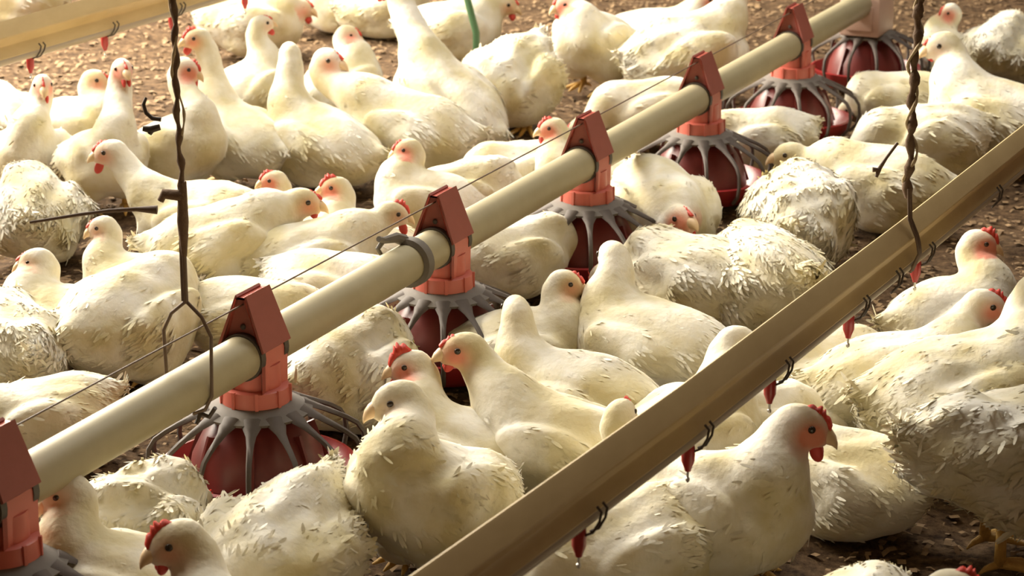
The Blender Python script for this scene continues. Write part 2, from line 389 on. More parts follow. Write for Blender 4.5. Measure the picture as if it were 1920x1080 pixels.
tube(bm, [(0, 0, top-.004), (0, 0, top+.12)], .0042, 8); tube(bm, [(0, .006, top), (0, .006, top+.11)], .003, 8)
bm_obj('wire_loop', bm, M['wire'], t, True, 60)
bm = bmesh.new(); tube(bm, [(0, -.02, -.045), (0.004, -.035, -.05), (0, -.05, -.03)], .004, 6); tube(bm, [(0, -.02, -.045), (-.012, -.018, -.06)], .004, 6); bm_obj('twisted_end', bm, M['dark'], t, True, 60)
ct = hp+Vector((0, 0, top+.11)); tp = ct+Vector((-.005, 0, 1.6))
t = tag(empty('hanging_cord', ct), 'knotted brown cord hanging down the left side to the wire hanger', 'cord')
bm = bmesh.new()
L2 = tp-ct
def bumps(n, r, seed):
    rr = random.Random(seed); return [r*(1+.3*math.sin(i*.9+seed)+rr.uniform(-.12, .12)) for i in range(n)]
tube(bm, strand_pts(Vector((0, 0, 0)), L2, .0016, 26, 0, 260), bumps(260, .0052, 1), 8); bm_obj('rope_strand', bm, M['rope'], t, True, 60)
bm = bmesh.new(); tube(bm, strand_pts(Vector((0, 0, .12)), L2, .0058, 11, 2, 300, .004), bumps(300, .0024, 3), 6); bm_obj('pale_strand', bm, M['twine'], t, True, 60)
bm = bmesh.new(); tube(bm, [(0, 0, -.03), (0, 0, .03), (.002, 0, .10)], [.005, .010, .007], 8); tube(bm, [(0, 0, .075), (-.03, 0, .078), (-.036, 0, .066)], [.01, .009, .006], 8)
bm_obj('wrapped_knot', bm, M['rope'], t, True, 60)
sc_ = 4600/depth_of(ct)
def loc_from(px, py, origin): return at_depth(px, py, depth_of(origin)) - origin
bm = bmesh.new(); tube(bm, [loc_from(295, 393, ct), loc_from(255, 392, ct), loc_from(205, 395, ct), loc_from(150, 402, ct), loc_from(56, 417, ct)], [.008, .004, .0033, .003, .0025], 7)
bm_obj('cross_wire', bm, M['wire'], t, True, 60)
bm = bmesh.new(); tube(bm, [loc_from(274, 183, ct), loc_from(269, 196, ct), loc_from(274, 212, ct), loc_from(286, 222, ct), loc_from(302, 224, ct)], [.0025, .0034, .0036, .0038, .004], 7)
tube(bm, [loc_from(268, 241, ct), loc_from(282, 243, ct), loc_from(300, 238, ct)], [.005, .007, .006], 7); tube(bm, [loc_from(280, 252, ct), loc_from(286, 242, ct)], [.004, .005], 7)
bm_obj('small_hook', bm, M['dark'], t, True, 60)

# right rope and its hanger on the near rail
hr = min(subdiv(near, 12), key=lambda q_: (q_-on_z(1693, 462, NZ)).length)
i = min(range(len(near)-1), key=lambda j: (near[j]-hr).length); dn = (near[i+1]-near[i]).normalized()
t = tag(empty('rail_hanger', hr, math.atan2(dn.y, dn.x)), 'bent double wire hanger clasping the near tan rail', 'hanger')
bm = bmesh.new()
for s in (-.006, .006): tube(bm, [(s, -.004, .11), (s, -.008, .052), (s, -.022, .022), (s+.0, -.026, .008), (s+.004, -.028, -.012), (s+.01, -.012, -.05)], .0028, 8)
bm_obj('wire_bend', bm, M['wire'], t, True, 60)
c2 = hr+Vector((0, 0, .09)); L2 = Vector((0.02, 0, 1.5))
t = tag(empty('hanging_rope', c2), 'thick brown hanging rope with pale twine at the right', 'rope')
bm = bmesh.new(); rs = [r_*(1.0+1.5*max(0, (i_/260)*2.6-.55)) if i_ > 55 else r_ for i_, r_ in enumerate(bumps(260, .0075, 5))]
rs = [min(r_, .016) for r_ in rs]
tube(bm, strand_pts(Vector((0, 0, 0)), L2, .002, 20, 0, 260), rs, 9); bm_obj('rope_strand', bm, M['rope'], t, True, 60)
bm = bmesh.new(); tube(bm, strand_pts(Vector((0, 0, .0)), L2, .0095, 14, 1, 300, .004), bumps(300, .003, 8), 6); bm_obj('pale_strand', bm, M['twine'], t, True, 60)
bm = bmesh.new(); tube(bm, [loc_from(1683, 268, c2), loc_from(1662, 296, c2), loc_from(1648, 318, c2), loc_from(1636, 318, c2)], [.003, .003, .0045, .005], 7)
tube(bm, [loc_from(1648, 318, c2), loc_from(1643, 332, c2)], [.005, .003], 7); bm_obj('twig_hook', bm, M['wire'], t, True, 60)

# green rod among the birds at the top
g0 = on_z(893, 62, .20); g1 = at_depth(866, -40, depth_of(g0)); bm = bmesh.new(); tube(bm, [(0, 0, -.16), (0, 0, 0), (g1-g0)], .0115, 10)
o = bm_obj('green_rod', bm, M['green']); o.location = g0; tag(o, 'dark green rod standing among the chickens at the top', 'rod')

# ------------------------------------------------------------------ chickens
def sd_ell(P, c, r, R=None):
    q = P-np.array(c, np.float32)
    if R is not None: q = q @ R
    r = np.array(r, np.float32)
    k0 = np.sqrt(((q/r)**2).sum(-1))+1e-9; k1 = np.sqrt(((q/(r*r))**2).sum(-1))+1e-9
    return k0*(k0-1)/k1
def sd_cone(P, a, b, ra, rb):
    a = np.array(a, np.float32); b = np.array(b, np.float32); ab = b-a; L2 = float((ab*ab).sum())+1e-9
    h = np.clip(((P-a) @ ab)/L2, 0, 1); d = P-a-h[..., None]*ab
    return np.sqrt((d*d).sum(-1)) - (ra+(rb-ra)*h)
def smin(a, b, k):
    h = np.clip(.5+.5*(b-a)/k, 0, 1); return b+(a-b)*h-k*h*(1-h)
def roty(a):      # columns are the local axes; pitch nose-up by a
    c, s = math.cos(a), math.sin(a); return np.array([[c, 0, -s], [0, 1, 0], [s, 0, c]], np.float32)
def bez(p, n):
    t_ = np.linspace(0, 1, n)[:, None]; p = [np.array(q_, float) for q_ in p]
    return (1-t_)**3*p[0]+3*(1-t_)**2*t_*p[1]+3*(1-t_)*t_**2*p[2]+t_**3*p[3]
def surface_net(fun, lo, hi, h):
    ax = [np.arange(lo[i], hi[i]+h, h, dtype=np.float32) for i in range(3)]
    G = np.stack(np.meshgrid(*ax, indexing='ij'), -1); Fv = fun(G.reshape(-1, 3)).reshape(G.shape[:3])
    Sg = Fv < 0; nx_, ny_, nz_ = Sg.shape
    cnt = np.zeros((nx_-1, ny_-1, nz_-1), np.int32); acc = np.zeros((nx_-1, ny_-1, nz_-1, 3), np.float32)
    faces = []
    def sl(o, full):  # shifted view of a cell grid
        return tuple(slice(o[i], full[i]+o[i]) for i in range(3))
    cs = (nx_-1, ny_-1, nz_-1)
    for a_ in range(3):
        b1, b2 = [i for i in range(3) if i != a_]
        for o1 in (0, 1):
            for o2 in (0, 1):
                o = [0, 0, 0]; o[b1] = o1; o[b2] = o2; e = list(o); e[a_] = 1
                f0 = Fv[sl(o, cs)]; f1 = Fv[sl(e, cs)]; m = (f0 < 0) != (f1 < 0)
                t_ = np.where(m, f0/(f0-f1+1e-12), 0)
                p = np.zeros((*cs, 3), np.float32); p[..., b1] = o1; p[..., b2] = o2; p[..., a_] = t_
                acc += p*m[..., None]; cnt += m
    act = cnt > 0; ids = -np.ones(cs, np.int64); ids[act] = np.arange(act.sum())
    I = np.stack(np.nonzero(act), -1).astype(np.float32)
    V = (I + acc[act]/cnt[act][:, None])*h + np.array([ax[0][0], ax[1][0], ax[2][0]], np.float32)
    for a_ in range(3):
        b1, b2 = [(1, 2), (2, 0), (0, 1)][a_]
        full = [nx_, ny_, nz_]; full[a_] -= 1
        s0 = [slice(0, full[0]), slice(0, full[1]), slice(0, full[2])]; s0[b1] = slice(1, full[b1]-1); s0[b2] = slice(1, full[b2]-1)
        s1 = list(s0); s1[a_] = slice(1, full[a_]+1)
        A = Sg[tuple(s0)]; B = Sg[tuple(s1)]
        for m, flip in ((A & ~B, False), (~A & B, True)):
            c_ = np.stack(np.nonzero(m), -1); c_[:, b1] += 1; c_[:, b2] += 1
            def g(d1, d2):
                q_ = c_.copy(); q_[:, b1] -= d1; q_[:, b2] -= d2; return ids[q_[:, 0], q_[:, 1], q_[:, 2]]
            Q = np.stack([g(1, 1), g(0, 1), g(0, 0), g(1, 0)], -1)
            faces.append(Q[:, ::-1] if flip else Q)
    return V, np.concatenate(faces)
def vnormals(V, Q):
    n = np.cross(V[Q[:, 2]]-V[Q[:, 0]], V[Q[:, 3]]-V[Q[:, 1]]); out = np.zeros_like(V)
    for i in range(4): np.add.at(out, Q[:, i], n)
    return out/(np.linalg.norm(out, axis=1, keepdims=True)+1e-12)

# shared small head parts, in a head frame: x beakwards, z up, metres
def part_mesh(name, bm, m):
    me = bpy.data.meshes.new(name); bmesh.ops.recalc_face_normals(bm, faces=bm.faces[:]); bm.to_mesh(me); bm.free(); me.materials.append(m)
    me.polygons.foreach_set('use_smooth', [True]*len(me.polygons)); return me
def outline_solid(bm, top, bot, thick):
    # sheet between two outlines, thicker in the middle
    cols = []
    for (xt, zt), (xb, zb) in zip(top, bot):
        mid = ((xt+xb)/2, (zt+zb)/2)
        cols.append([bm.verts.new((xt, .0, zt)), bm.verts.new((mid[0], thick, mid[1])), bm.verts.new((xb, thick*1.2, zb)), bm.verts.new((xb, -thick*1.2, zb)), bm.verts.new((mid[0], -thick, mid[1]))])
    for a_, b2 in zip(cols, cols[1:]):
        for c_ in range(5): bm.faces.new((a_[c_], a_[(c_+1) % 5], b2[(c_+1) % 5], b2[c_]))
    bm.faces.new(cols[0][::-1]); bm.faces.new(cols[-1])
combs = []
for v_ in range(4):
    rr = random.Random(v_+10); bm = bmesh.new(); top_, bot_ = [], []
    n_ = 23
    for i_ in range(n_):
        u_ = i_/(n_-1); x_ = .040-.056*u_; env = math.sin(PI*min(1, u_*1.08+.06))**.6
        hgt = .017*env*(.72+.42*abs(math.sin(u_*PI*(4.5+.5*(v_ % 2))+rr.uniform(-.1, .1))))
        zb = .0215 - .0085*(max(x_, 0)/.034)**1.6 - .004*(max(-x_, 0)/.02)**2
        top_.append((x_-.003*math.sin(u_*9), zb+hgt)); bot_.append((x_, zb-.004))
    outline_solid(bm, top_, bot_, .0032); combs.append(part_mesh('comb', bm, M['comb']))
bm = bmesh.new(); rows = []
for x_, z_, w_, h_ in ((.024, -.001, .0105, .0115), (.034, -.0015, .0095, .0095), (.041, -.004, .0066, .0066), (.046, -.0085, .0034, .0036), (.048, -.012, .0012, .0012)):
    rows.append([bm.verts.new((x_, w_*math.cos(2*PI*k/10), z_+h_*math.sin(2*PI*k/10))) for k in range(10)])
for a_, b2 in zip(rows, rows[1:]):
    for k in range(10): bm.faces.new((a_[k], a_[(k+1) % 10], b2[(k+1) % 10], b2[k]))
bm.faces.new(rows[0][::-1]); bm.faces.new(rows[-1]); beak_me = part_mesh('beak', bm, M['beak'])
bm = bmesh.new(); ellipsoid(bm, (0, 0, 0), (.0046, .0028, .0046), 14, 10); eye_me = part_mesh('eye', bm, M['eye'])
bm = bmesh.new(); ellipsoid(bm, (.022, 0, -.024), (.0095, .0045, .0115), 14, 10)
for v2 in bm.verts: v2.co.x -= (v2.co.z+.02)*.35
wat_me = part_mesh('wattle', bm, M['wattle'])
bm = bmesh.new()      # leg, origin at the hock (z 0), foot at -.09
tube(bm, [(-.004, 0, .05), (0, 0, .01), (.004, 0, -.03), (.004, 0, -.078)], [.013, .0095, .008, .0095], 10)
for a_ in (-.5, 0, .5): tube(bm, [(.004, 0, -.076), (.004+.028*math.cos(a_), .028*math.sin(a_), -.079), (.004+.052*math.cos(a_), .052*math.sin(a_), -.085), (.004+.066*math.cos(a_), .066*math.sin(a_), -.09)], [.008, .0062, .005, .0016], 8)
tube(bm, [(.004, 0, -.076), (-.018, 0, -.082), (-.03, 0, -.09)], [.007, .0048, .0014], 8)
leg_me = part_mesh('leg', bm, M['leg'])

TT = np.array([0, .18, .42, .7, .9, 1.0])
WW = np.array([.25, .62, .95, 1.0, .68, .12])
def feathers(P, Nn, D, Ln, Wd, lift, rg):
    n = len(P); Sd = np.cross(Nn, D); out = []
    for t_, w_ in zip(TT, WW):
        mid = P + D*(Ln*t_)[:, None] + Nn*((lift*t_*(1.25-.5*t_)) - .0015)[:, None]
        for s_ in (-1, 0, 1):
            out.append(mid + Sd*(Wd*w_*s_*.5)[:, None] - Nn*(Wd*w_*abs(s_)*.12)[:, None])
    V = np.stack(out, 1).reshape(-1, 3); b_ = (np.arange(n)*18)[:, None]; Q = []
    for r_ in range(5):
        for c_ in range(2): Q.append(b_+np.array([[r_*3+c_, r_*3+c_+3, r_*3+c_+4, r_*3+c_+1]]))
    return V, np.concatenate(Q)

NB = [0]; POS = []
def chicken(label, bx, by, yaw, head=None, s=1.0, pitch=8, stand=0.0, comb=.8, ruf=.5, reach=.15, wat=.8, red=.6, fat=1.0, hmin=.25):
    """bx,by: where the middle of the body shows; yaw 0 right, 90 away, 180 left, 270 towards the viewer; head = (px, py, face yaw, face pitch)"""
    NB[0] += 1; s *= .93; rg = np.random.default_rng(100+NB[0]); rr = random.Random(NB[0])
    ya = math.radians(yaw); zb = (.096+stand)*s
    g_ = on_z(bx, by, zb)
    if head is not None and hmin:
        fw = Vector((math.cos(ya), math.sin(ya), 0))
        def hz_(g): return at_depth(head[0], head[1], depth_of(Vector((g.x, g.y, zb)) + fw*reach*s)).z
        view = Vector((g_.x, g_.y, 0)).normalized(); it = 0
        while hz_(g_) < hmin*s and it < 60: g_ -= view*.008; it += 1
    root = empty('chicken', (g_.x, g_.y, 0), ya)
    tag(root, label, 'chicken', 'white broiler chickens on the litter')
    fw = Vector((math.cos(ya), math.sin(ya), 0)); inv = Matrix.Rotation(-ya, 3, 'Z')
    R = roty(math.radians(pitch)); B = np.array([0, 0, .096+stand])
    def T(x, y, z): return (B + R @ np.array([x, y, z]))*s      # body frame -> local
    if head is None:      # head down at the litter or feed in front
        hl = np.array([.235, .02, .055])*s; hf = Vector((math.cos(-.9), 0, math.sin(-.9)))
    else:
        dpt = depth_of(Vector((g_.x, g_.y, zb)) + fw*reach*s)
        hw = at_depth(head[0], head[1], dpt); hl = np.array(inv @ (hw - Vector((g_.x, g_.y, 0))))
        fy = math.radians((head[2] if len(head) > 2 and head[2] is not None else yaw)-yaw); fp = math.radians(head[3] if len(head) > 3 else -12)
        hf = Vector((math.cos(fy)*math.cos(fp), math.sin(fy)*math.cos(fp), math.sin(fp)))
    if hl[2] < .03: hl[2] = .03
    HS = 1.25*s
    hf_ = np.array(hf); up_ = Vector((0, 0, 1)); hy = up_.cross(hf).normalized(); hz = hf.cross(hy).normalized()
    HR = np.stack([np.array(hf), np.array(hy), np.array(hz)], 1)
    hp_ = lambda x, y, z: hl + HR @ (np.array([x, y, z])*HS)
    n0 = T(.082, 0, .030); back = hp_(-.012, 0, -.006)
    dist = np.linalg.norm(back-n0)
    c1 = n0 + (R @ np.array([.06, 0, .035]))*s*min(1, dist/.13/s)
    c2_ = hp_(-.022, 0, -.02) - np.array([0, 0, 1])*dist*.28 - np.array(hf)*dist*.10
    NK = bez([n0, c1, c2_, back], 8)
    nr = np.interp(np.linspace(0, 1, 8), [0, .25, .55, .8, 1], [.058, .046, .037, .0325, .0285])*s
    fr = float(fat)
    Rr = R
    ph = rg.uniform(0, 6.28, 12); dirs = rg.normal(size=(12, 3)); dirs[:, 0] *= .45; dirs /= np.linalg.norm(dirs, axis=1, keepdims=True)
    fq = np.concatenate([rg.uniform(28, 55, 6), rg.uniform(70, 130, 6)])/s
    def noise(P):
        a_ = np.zeros(len(P), np.float32)
        for i_ in range(12): a_ += (1 if i_ < 6 else .45)*np.sin(P @ (dirs[i_]*fq[i_]).astype(np.float32)+ph[i_])
        return a_
    body_p = lambda P: smin(smin(sd_ell(P, T(-.01, 0, .0), np.array([.134, .106*fr, .094*fr])*s, Rr), sd_ell(P, T(.062, 0, -.012), np.array([.088, .088*fr, .080])*s, Rr), .05*s),
                            sd_ell(P, T(-.09, 0, .014), np.array([.080, .078, .070])*s, Rr), .05*s)
    def fun(P):
        d = body_p(P)
        d = smin(d, sd_cone(P, T(-.11, 0, .02), T(-.17, 0, .05), .045*s, .017*s), .035*s)
        for sg in (-1, 1):
            w1 = sd_ell(P, T(.0, sg*.088*fr, .016), np.array([.100, .032, .054])*s, Rr)
            w2 = sd_cone(P, T(-.03, sg*.092*fr, .016), T(-.145, sg*.05, .022), .037*s, .012*s)
            d = smin(d, smin(w1, w2, .02*s), .009*s)
            d = smin(d, sd_ell(P, T(-.01, sg*.058, -.05), np.array([.075, .052, .048])*s, Rr), .03*s)
            if stand > 0: d = smin(d, sd_cone(P, T(-.015, sg*.055, -.07), np.array([-.012, sg*.052, .125])*s, .045*s, .017*s), .03*s)
        for i_ in range(7): d = smin(d, sd_cone(P, NK[i_], NK[i_+1], nr[i_], nr[i_+1]), .03*s if i_ < 3 else .012*s)
        dh = smin(sd_ell(P, hp_(0, 0, 0), np.array([.031, .0205, .0245])*HS, HR), sd_ell(P, hp_(.018, 0, -.006), np.array([.018, .0135, .0145])*HS, HR), .01*s)
        far_ = np.clip(np.sqrt(((P-hl)**2).sum(-1))/(.09*s)-.6, 0, 1)
        low = np.clip(1-(P[:, 2]/(.04*s)), 0, 1)
        d = d - noise(P)*.0013*s*far_*(.6+min(ruf, 1)*2.0)
        d = smin(d, dh, .012*s)
        return np.maximum(d, .004-P[:, 2])
    pts = np.array([T(-.22, 0, .1), T(.17, 0, 0), T(-.16, 0, -.1), T(.1, .0, .12), hp_(.04, 0, 0), hp_(-.04, 0, .03), hp_(0, 0, -.03), *NK])
    lo = pts.min(0)-.03*s; hi = pts.max(0)+.03*s; lo[1] = min(lo[1], -.15*s); hi[1] = max(hi[1], .15*s); lo[2] = -.008; hi[2] += .02
    V, Q = surface_net(fun, lo, hi, .0068 if by > 150 else .009)
    Nn = vnormals(V, Q)
    # feathers laid over the body, pointing backwards
    bd = (V/s - B) @ R      # body-frame coordinates / s
    dn = np.linalg.norm((V[:, None, :]-NK[None, 3:, :]), axis=2).min(1)/s
    ok = (V[:, 2] > .02*s) & (dn > .055) & (np.linalg.norm(V-hl, axis=1) > .085*s)
    wgt = ok*(.03+ruf*.9+1.0*(bd[:, 0] < -.09)*(bd[:, 2] > -.03)+.9*(np.abs(bd[:, 1]) > .085)*(bd[:, 0] < .04)*(np.abs(bd[:, 2]-.01) < .05))
    nF = int((500+1900*min(ruf, 1))*(1 if by > 150 else .7))
    pick = rg.choice(len(V), nF, p=wgt/wgt.sum())
    P = V[pick]; n_ = Nn[pick]; bb = bd[pick]
    fl_ = (R @ np.array([-1, 0, -.25])).astype(np.float32)[None]+rg.normal(size=(nF, 3))*.22*(.5+ruf)
    tail = np.clip((-bb[:, 0]-.12)/.07, 0, 1)*(bb[:, 2] > 0.0); fl_[:, 2] += tail*.6
    D = fl_-n_*(fl_*n_).sum(1, keepdims=True); D /= np.linalg.norm(D, axis=1, keepdims=True)+1e-9
    wingf = (np.abs(bb[:, 1]) > .085) & (bb[:, 0] < .03)
    Ln = s*rg.uniform(.016, .034, nF)*(1+.35*wingf+.3*tail); Wd = Ln*rg.uniform(.11, .21, nF)
    lift = s*(rg.uniform(.0002, .0014, nF)+min(ruf, 1)*rg.uniform(0, .0036, nF)*rg.uniform(0, 1, nF)+tail*.006*(.4+ruf))
    FV, FQ = feathers(P, n_, D, Ln, Wd, lift, rg)
    sk = np.zeros(len(V)+len(FV), np.float32)
    q_ = (V-hl) @ HR / HS
    face = np.exp(-(((q_[:, 0]-.014)/.019)**2+((q_[:, 2]+.004)/.017)**2))
    sk[:len(V)] = np.clip(face*1.3*red, 0, 1)*(np.linalg.norm(q_, axis=1) < .05)
    me = bpy.data.meshes.new('body'); me.from_pydata(np.concatenate([V, FV]).tolist(), [], np.concatenate([Q, FQ+len(V)]).tolist())
    me.materials.append(M['plume']); at = me.attributes.new('skin', 'FLOAT', 'POINT'); at.data.foreach_set('value', sk)
    me.polygons.foreach_set('use_smooth', [True]*len(me.polygons)); me.update()
    own = np.repeat(n_, 18, axis=0) + np.repeat(rg.normal(size=(nF, 3))*(.10+.07*min(ruf, 1)), 18, axis=0)
    cn = np.concatenate([Nn, own]); cn /= np.linalg.norm(cn, axis=1, keepdims=True)+1e-9
    me.normals_split_custom_set_from_vertices(cn.tolist())
    o = bpy.data.objects.new('body', me); C.objects.link(o); o.parent = root
    MH = Matrix.LocRotScale(Vector(hl), Matrix([list(r_) for r_ in HR]), Vector((HS, HS, HS)))
    def put(nm, me_, mx):
        c_ = bpy.data.objects.new(nm, me_); C.objects.link(c_); c_.parent = root; c_.matrix_local = MH @ mx; return c_
    put('beak', beak_me, Matrix.Identity(4))
    for sg in (-1, 1): put('eye', eye_me, Matrix.Translation((.010, sg*.0192, .005)) @ Matrix.Rotation(-sg*.25, 4, 'Z'))
    if comb > 0: put('comb', combs[NB[0] % 4], Matrix.Diagonal((.95, .9+.2*comb, 1, 1)) @ Matrix.Translation((0, 0, -.002+.0)) @ Matrix.Translation((0, 0, .0165)) @ Matrix.Diagonal((.85, 1, .35+.5*comb, 1)) @ Matrix.Translation((0, 0, -.0165)))
    if wat > 0:
        for sg in (-1, 1): put('wattle', wat_me, Matrix.Translation((.004, sg*.006, 0)) @ Matrix.Diagonal((.7+.3*wat, 1, .6+.4*wat, 1)))
    if stand > 0:
        for sg in (-1, 1):
            l_ = bpy.data.objects.new('leg', leg_me); C.objects.link(l_); l_.parent = root
            l_.location = (-.012*s + (.02*s if sg > 0 else -.015*s), sg*.052*s, .094*s); l_.rotation_euler = (0, 0, sg*.12); l_.scale = (s*1.05,)*3
    hw_ = root.matrix_basis @ Vector(hl)
    POS.append((label, g_.x, g_.y, s))
    print('BIRD %2d neck %.2f headz %.2f body (%.2f,%.2f) %s' % (NB[0], dist, hl[2], g_.x, g_.y, label[:50]))
    return root
